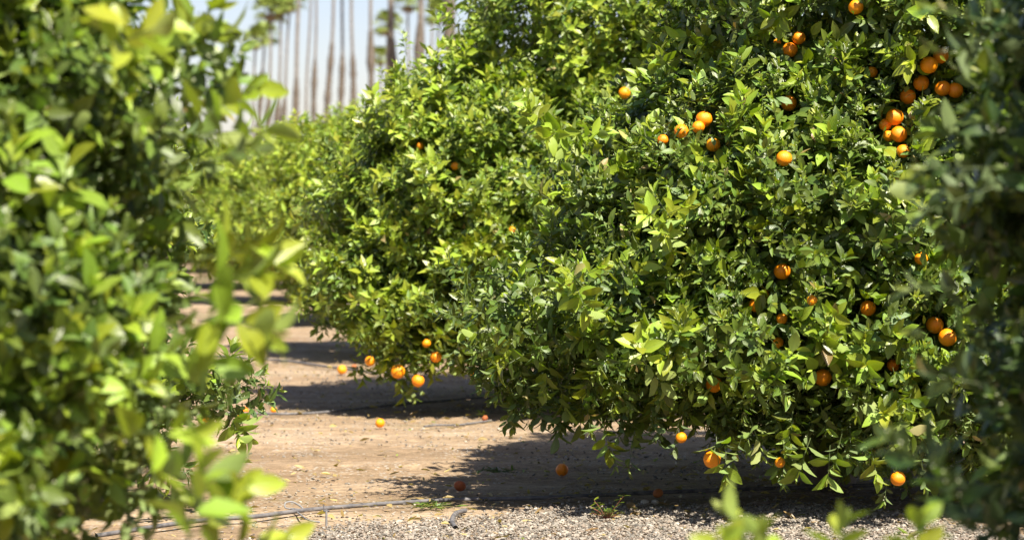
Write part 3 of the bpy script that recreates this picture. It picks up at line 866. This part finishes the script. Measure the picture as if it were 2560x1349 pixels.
TR = [(2.66, 5.9, 1.6, 1.34, 1.25, 1.0), (2.12, 5.6, .85, .85, .8, .5), (1.68, 5.6, 1.5, .38, .5, .5), (1.85, 5.3, .62, .62, .6, .36)]
def extraR(fo):
    r = np.random.default_rng(18)
    for (x, y, D, dx, dz) in ((2400, 100, 5, -1, -.4), (2420, 60, 5, -.9, .2), (2400, 420, 5, -1, 0), (2380, 480, 5, -.9, -.3), (2360, 720, 5, -1, 0), (2380, 860, 4.9, -.8, .2), (2370, 960, 4.8, -.7, .1), (2330, 1150, 4.7, -.8, .2), (2290, 1200, 4.6, -.7, .5), (2350, 1300, 4.5, -.5, .7), (2300, 1330, 4.5, -.2, .9)):
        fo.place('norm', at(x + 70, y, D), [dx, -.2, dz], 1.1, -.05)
    C = fo.centres(); keepx = [(2322, 163), (2303, 208), (2388, 226), (2357, 221), (2270, 242), (2237, 293), (2247, 336), (2303, 645), (2337, 812), (2369, 843), (2245, 1195), (2233, 912)]
    def kill(K):
        a, b, e = project(K)
        return np.any([np.hypot(a - u, b - v) < 48 for u, v in keepx], axis=0)
    fo.clear(kill)
build_tree('orange_tree', (2.55, 5.9), TR, 12500, 606, 'blurred dark shaded tree filling the right edge up close', G, True, extraR, (), mix=(.78, .12, .10), young=-.22, size=1.05, amp=.17, facing=(-.7, -.7), back=.5)  # young lowered below the other trees: part of this tree's shade is in its leaf colour

# ================================================================== young shoots in the foreground
def young_shrub(base, shoots, seed, label):
    base = np.array([base[0], base[1], 0.])
    root = empty('young_orange_tree', base, label, 'young tree', None)
    fo = Foliage(True, seed); r = np.random.default_rng(seed); paths = []
    for (px, py, D) in shoots:
        tip = at(px, py, D)
        mid = base * .45 + tip * .55; mid[2] = tip[2] * .5
        P = smooth_path([base, mid, tip], 14); paths.append((P, np.linspace(.007, .002, 14)))
        for i in (8, 9, 10, 11, 12, 13):
            fo.place('big', P[i], norm(P[i] - P[i - 1]) + r.normal(size=3) * .45, r.uniform(.65, .85), .2 + r.uniform(0, .15))
    V, F = tube_arrays(paths, 6)
    link('stem', mesh_arrays('stem', V - base, F), M_CALYX, root)
    link('leaves', fo.mesh('leaves', base), M_LEAF, root)
young_shrub((.62, 4.35), [(1885, 1390, 4.3), (1810, 1440, 4.2), (2075, 1430, 4.4), (2160, 1450, 4.6), (1960, 1480, 4.3), (2290, 1400, 4.4)], 71, 'young leafy shoots, bright green and blurred, rising at the bottom right')

# ================================================================== irrigation
def hose(pts, r, label, name='drip_hose', group='black drip irrigation lines', n=70, mat=None, z=None):
    g = [gp(x, y) for x, y in pts]
    P = smooth_path(g, n); rng = np.random.default_rng(int(pts[0][0]))
    P[:, 2] = r * .9 + .002 + .003 * np.sin(np.linspace(0, 9, n))
    P[:, 1] += .008 * np.sin(np.linspace(0, 14, n) + pts[0][0])
    o = link(name, tube_mesh(name, [(P, r)], 10), mat or M_HOSE)
    return tag(o, label, 'hose', group)
hose([(240, 1345), (480, 1310), (640, 1297), (760, 1281), (900, 1268), (1110, 1254), (1300, 1249), (1500, 1241), (1700, 1233), (1950, 1226), (2300, 1216), (2700, 1205)], .0095, 'grey black drip hose running along the front of the nearest tree')
hose([(300, 1060), (540, 1038), (760, 1037), (1000, 1012), (1250, 995), (1500, 985), (1800, 975)], .0085, 'pale dusty hose crossing the soil under the second tree')
hose([(500, 892), (620, 900), (720, 905), (830, 920), (960, 935), (1100, 930)], .010, 'blurred pale hose lying farther back left of the second tree')
hose([(1060, 1068), (1110, 1065), (1180, 1060), (1228, 1055)], .006, 'short straight grey rod lying on bare soil between the trees', 'short_pipe', None, 20)
# cut curved pipe end
P = smooth_path([gp(1163, 1275, .012), gp(1140, 1282, .012), gp(1130, 1300, .012), gp(1139, 1318, .012)], 16)
o = link('pipe_offcut', tube_mesh('pipe_offcut', [(P, .0105), (P[::-1] + [0, 0, .0003], .0085)], 12), M_HOSE); tag(o, 'short curved grey brown pipe offcut lying at the gravel edge', 'pipe')
# stake with thin looped feeder tube
c = gp(816, 1312)
st = empty('hose_stake', c, 'small grey stake holding the hose beside the looped thin tube', 'stake')
link('post', tube_mesh('post', [([(0, 0, -.02), (0, 0, .04), (0, 0, .062)], [.0055, .005, .005])], 6), M_TUBE, st)
link('clip', tube_mesh('clip', [([(-.011, .004, .058), (0, .01, .063), (.011, .004, .058)], [.004, .0045, .004]), ([(-.011, .004, .06), (-.012, .004, .088)], [.0035, .003])], 6), M_HOSE, st)
lp = [at(800, 1304, c[1] + .01), at(770, 1298, c[1] + .03), at(735, 1286, 10.55), at(714, 1268, 10.58), at(714, 1256, 10.6), at(730, 1253, 10.62), at(748, 1262, 10.6), at(758, 1277, 10.58), at(748, 1287, 10.57), at(730, 1284, 10.6)]
for q in lp: q[2] = max(q[2], .006)
o = link('feeder_tube', tube_mesh('feeder_tube', [(smooth_path(lp, 60), .0038)], 8), M_TUBE); tag(o, 'thin grey feeder tube curled in a loop beside the drip hose', 'tube')

# ================================================================== fallen fruit
FG = 'fallen oranges on the soil'
for (x, y, r, rot, lab) in (
    (950, 1057, 12, False, 'sunlit fallen orange alone on bare soil left of the second tree\'s shadow'),
    (515, 1045, 12, False, 'fallen orange beside the left blurred leaves, left of the sharp branch tip'),
    (600, 1042, 12, False, 'fallen orange partly behind the sharp low branch tip'),
    (612, 1026, 10, False, 'fallen orange just behind and above its partner at the branch tip'),
    (684, 1024, 8, False, 'fallen orange right of the sharp branch tip beside the pale hose'),
    (855, 924, 12, False, 'blurred fallen orange on the soil under the second tree\'s left side'),
    (885, 918, 8, True, 'dull pinkish fallen fruit right of the blurred one under the second tree'),
    (1412, 1036, 11, False, 'lit fallen orange seen under the nearest tree\'s left skirt'),
    (1212, 1045, 8, True, 'withered brown fruit lying above the short rod'),
    (1405, 1174, 16, False, 'fallen orange lying in the nearest tree\'s shadow'),
    (1150, 1214, 15, True, 'rotting brown orange in the left end of the shadow'),
    (1645, 1232, 13, True, 'dark rotten fruit lying against the drip hose'),
):
    g = gp(x, y + r * .9); R = r * np.linalg.norm(g - CAMP) / FPX
    make_orange((g[0], g[1], R * .93), R, (rr.uniform(.4, 2.6), rr.uniform(-.8, .8), rr.uniform(0, 6)), lab, FG, rot, True)

# ================================================================== cuttings, weed, loose leaves
def cutting(px, py, w, n, age, dry, seed, label):
    g = gp(px, py); rng = np.random.default_rng(seed); W = w * g[1] / FPX
    a = Acc()
    dd = []
    for i in range(n):
        L = rng.uniform(.03, .062); V, F, U = leaf_shape(L, L * rng.uniform(.16, .34), True, rng, curl=rng.uniform(-.2, .5))
        th = rng.uniform(0, 6.28); d = np.array([cos(th), sin(th) * .7, rng.uniform(-.05, .45)])
        o = np.array([rng.normal() * W * .3, rng.normal() * W * .2, rng.uniform(.004, .02)])
        a.add(V, F, U, age + rng.uniform(-.1, .2), 0., basis(d, np.array([rng.normal() * .5, rng.normal() * .5, 1.])), o)
    for i in range(5):
        th = rng.uniform(0, 6.28); d = np.array([cos(th), sin(th) * .6, .1]) * W * .5
        V, F, U = prism(np.array([0, 0, .01]) - d * .7, np.array([0, 0, .012]) + d, .0018); a.add(V, F, U, .3, .5)
    T = a.done(); rn = rng.random(T['nl']); dr = (rng.random(T['nl']) < dry) * .8
    D = np.stack([np.clip(T['A'][:, 0], 0, 1), rn[T['I']], T['A'][:, 1], dr[T['I']]], 1)
    V = T['V']; V[:, 2] = np.maximum(V[:, 2], .002)
    o = link('leaf_cutting', mesh_arrays('leaf_cutting', V, T['F'], D, T['U']), M_LEAF, None, (g[0], g[1], 0)); tag(o, label, 'pruned twig', 'wilting leafy cuttings on the ground')
cutting(1082, 1270, 95, 46, .18, .22, 1, 'wilting pile of narrow green leaves lying over the drip hose')
cutting(603, 1158, 60, 26, .45, .5, 2, 'pale yellowish leafy cutting on the sunlit soil at left')
cutting(1255, 1182, 80, 34, .05, .05, 3, 'dark green leafy cutting in the nearest tree\'s shadow')
cutting(1208, 1040, 36, 10, .7, .4, 4, 'small yellow green leaf scrap above the short rod')

def weed():
    g = gp(1518, 1300); root = empty('weed', g, 'spiky weed with red stems and green tips growing at the gravel edge', 'weed')
    rng = np.random.default_rng(14); paths = []; a = Acc()
    for i in range(15):
        th = rng.uniform(0, 6.28); l = rng.uniform(.05, .125)
        e = np.array([cos(th) * l * .75, sin(th) * l * .5, l * rng.uniform(.35, .95)])
        P = smooth_path([(0, 0, 0), e * .5 + [0, 0, .006], e], 7); paths.append((P, np.linspace(.0019, .0009, 7)))
        for j in range(2, 7):
            for s in range(2):
                t2 = rng.uniform(0, 6.28); d = np.array([cos(t2), sin(t2), rng.uniform(.1, .9)]); L = rng.uniform(.016, .036)
                V, F, U = leaf_shape(L, L * .26, True, rng)
                a.add(V, F, U, .55 if P[j][2] > .045 else .15, 0., basis(d, np.array([0, 0, 1.])), P[j])
    T = a.done(); D = np.stack([T['A'][:, 0], rng.random(T['nl'])[T['I']], T['A'][:, 1], np.where(T['V'][:, 2] < .04, .45, 0)], 1)
    V, F = tube_arrays(paths, 5)
    link('stems', mesh_arrays('stems', V, F), simple_mat("red_stem", (0.20, 0.05, 0.05), (0.30, 0.11, 0.06), 60, .6), root)
    link('leaves', mesh_arrays('leaves', T['V'], T['F'], D, T['U']), M_LEAF, root)
weed()

def loose_leaf(px, py, L, W, age, dry, rnd, th, label, up=.1, curl=.2, tilt=(0, 0, 1)):
    g = gp(px, py); rng = np.random.default_rng(int(px)); V, F, U = leaf_shape(L, W, True, rng, curl=curl, fold=.4)
    V = V @ basis(np.array([cos(th), sin(th), up]), np.array(tilt, float)).T; V[:, 2] += .004 - V[:, 2].min()
    o = link('fallen_leaf', mesh_arrays('fallen_leaf', V, F, np.tile([age, rnd, 0, dry], (len(V), 1)), U), M_LEAF, None, (g[0], g[1], 0))
    tag(o, label, 'leaf', 'single fallen leaves')
loose_leaf(1588, 1277, .062, .036, .3, .9, .1, 2.5, 'brown curled leaf standing upright right of the weed', .9, .5, (0, -1, .2))
loose_leaf(1245, 1288, .034, .014, .3, 1, .35, .2, 'orange brown dry leaf on soil above the gravel')
loose_leaf(1000, 1204, .045, .012, .3, 1, .2, 2.4, 'narrow reddish dry leaf at the left tip of the nearest shadow', .5)
loose_leaf(1225, 1165, .045, .013, .3, 1, .9, .1, 'pale dry leaf lying just above the nearest shadow')
loose_leaf(2010, 1325, .050, .020, .8, .8, .5, .4, 'yellowish leaf lying on the gravel at lower right')
loose_leaf(930, 1303, .035, .013, .3, 1, .5, 3.1, 'tan leaf on brown soil right of the stake')

# ================================================================== fan palms beyond the grove
def fan_mesh(seed, n, rad, up, dead=False):
    rng = np.random.default_rng(seed); Vs, Fs, off = [], [], 0
    for i in range(n):
        az = i * 2.4 + rng.normal() * .2; el = rng.uniform(*up)
        d = np.array([cos(az) * cos(el), sin(az) * cos(el), sin(el)])
        side = norm(np.cross(d, [0, 0, 1.])); nrm = np.cross(side, d)
        pl = rad * rng.uniform(.42, .55); hub = d * pl + [0, 0, -.06 * rad]
        w = .03
        V = [-side * w, side * w, hub + side * w, hub - side * w]; Vs.append(np.array(V)); Fs.append(np.array([(0, 1, 2, 3)]) + off); off += 4
        for b in np.linspace(-1.25, 1.25, 11):
            e = d * cos(b) + side * sin(b); bl = rad * .55 * (1 - .18 * abs(b)) * rng.uniform(.85, 1.1)
            pw = np.cross(e, nrm) * rad * .035
            m = hub + e * bl * .6 + nrm * .02; t = hub + e * bl + np.array([0, 0, -.22 * rad * rng.uniform(.4, 1)])
            V = np.array([hub - pw * .3, hub + pw * .3, m + pw, m - pw, t]); Vs.append(V)
            Fs.append(np.array([(0, 1, 2, 3), (3, 2, 4, 4)])[:1] + off); Fs.append(np.array([(3, 2, 4, 3)])[:0].reshape(0, 4) + off)
            # tip as its own narrow quad
            Vs.append(np.array([m - pw, m + pw, t + pw * .15, t - pw * .15])); Fs.append(np.array([(0, 1, 2, 3)]) + off + 5); off += 9
    return mesh_arrays('fronds', np.concatenate(Vs), np.concatenate(Fs), None, None, False)
ME_FAN = fan_mesh(1, 52, 2.5, (-.55, 1.25)); ME_FAN.materials.append(M_FROND)
ME_SKIRT = fan_mesh(2, 18, 1.25, (-1.3, -.7), True); ME_SKIRT.materials.append(M_DEADF)
PG = 'tall fan palms beyond the grove'
# px at y=300, px at y=0, distance, y where the brown sheath of old leaf bases ends, crown centre y (None: above the frame), label
PALMS = [
 (634, 640, 330, 330, 96, 'short slender palm farthest left, its small crown fully below its neighbours'),
 (650, 664, 340, 172, 84, 'slim palm second from left, crown touching the lowest one'),
 (672, 676, 300, 240, 22, 'palm with a drooping crown near the top left of the sky'),
 (692, 706, 300, 255, 8, 'palm whose crown overlaps the drooping one at top left'),
 (706, 728, 310, 245, 2, 'leaning thin palm with a crown at the upper edge, left of the bulging trunk'),
 (735, 750, 245, 196, None, 'leaning palm trunk with a thick brown base, left of the thin dark trunk'),
 (766, 775, 330, 330, None, 'thinnest dark palm trunk, with no brown sheath'),
 (786, 789, 310, 150, None, 'slim trunk with a narrow brown sheath, right of the thinnest one'),
 (818, 833, 280, 105, None, 'leaning palm with a dark sheath rising to the middle of the sky'),
 (850, 857, 290, 132, None, 'pale trunk left of the darkest upright trunk, brown sheath below'),
 (881, 881, 285, 132, None, 'darkest straight upright trunk above a brown sheath'),
 (924, 930, 240, 78, None, 'palm trunk with a lumpy sheath, left of the drooping low crown'),
 (979, 981, 195, 92, None, 'thick pale trunk standing in front of a low palm crown'),
 (968, 968, 300, 330, 58, 'palm crown showing on both sides of a thick pale trunk'),
 (949, 951, 400, 330, 141, 'tiny distant palm crown low between two trunks'),
 (1047, 1049, 190, 55, None, 'thick trunk with rough sheath, just left of the second tree\'s slope'),
 (1022, 1022, 330, 330, 4, 'faint thin palm at the top, left of the thick rough trunk'),
 (1080, 1082, 350, 330, -20, 'faint thin palm right of the thick rough trunk'),
 (1096, 1096, 320, 330, 30, 'small palm crown right of the thick rough trunk'),
 (1126, 1128, 165, -30, None, 'thickest palm trunk, brown, cut by the second tree\'s crown'),
 (1217, 1220, 175, -30, None, 'palm trunk barely showing through leaves at the top right of the sky'),
]
for i, (xb, xt, D, yb, yc, lab) in enumerate(PALMS):
    rng = np.random.default_rng(900 + i)
    b = at(xb + (xb - xt) * .6, 500, D); t0 = at(xt, 0, D)
    zc = (at(xt, yc, D)[2] if yc is not None else t0[2] + rng.uniform(3.5, 8))
    slope = (t0[0] - at(xb, 300, D)[0]) / (t0[2] - at(xb, 300, D)[2])
    base = np.array([at(xb, 300, D)[0] - slope * at(xb, 300, D)[2], D, 0.])
    root = empty('fan_palm', base, lab, 'palm tree', PG)
    zs = np.linspace(0, zc, 26); 
    rad = np.interp(zs / zc, [0, .1, .5, 1], [.34, .25, .19, .16]) * (1.4 if D < 200 else 1.0) * rng.uniform(.92, 1.08)
    pts = np.stack([slope * zs + .12 * np.sin(zs * .3 + i), 0 * zs, zs], 1)
    link('trunk', tube_mesh('trunk', [(pts, rad)], 10), M_PALMT, root)
    zb = at(xb, yb, D)[2] if yb < 330 else at(xb, 345, D)[2] * .75
    zb = min(zb, zc - .6)
    k = 30; zz = np.linspace(0.2, zb, k)
    br = np.interp(zz / zb, [0, .6, .86, .95, 1], [.40, .34, .40, .33, .21]) * (1 + rng.normal(size=k) * .11) * (1.05 if D < 200 else .98)
    if yb >= 330: br *= .75
    bp = np.stack([slope * zz + .12 * np.sin(zz * .3 + i), 0 * zz, zz], 1)
    link('leaf_base_sheath', tube_mesh('sheath', [(bp, br)], 12), M_BOOT, root)
    top = pts[-1]
    f = bpy.data.objects.new('crown', ME_FAN); f.parent = root; f.location = top; f.rotation_euler = (0, 0, i * 1.3); f.scale = (rng.uniform(.88, 1.08),) * 3; COL.objects.link(f)
    s = bpy.data.objects.new('dead_fronds', ME_SKIRT); s.parent = root; s.location = top - [0, 0, .25]; s.rotation_euler = (0, 0, i * 2.1); COL.objects.link(s)
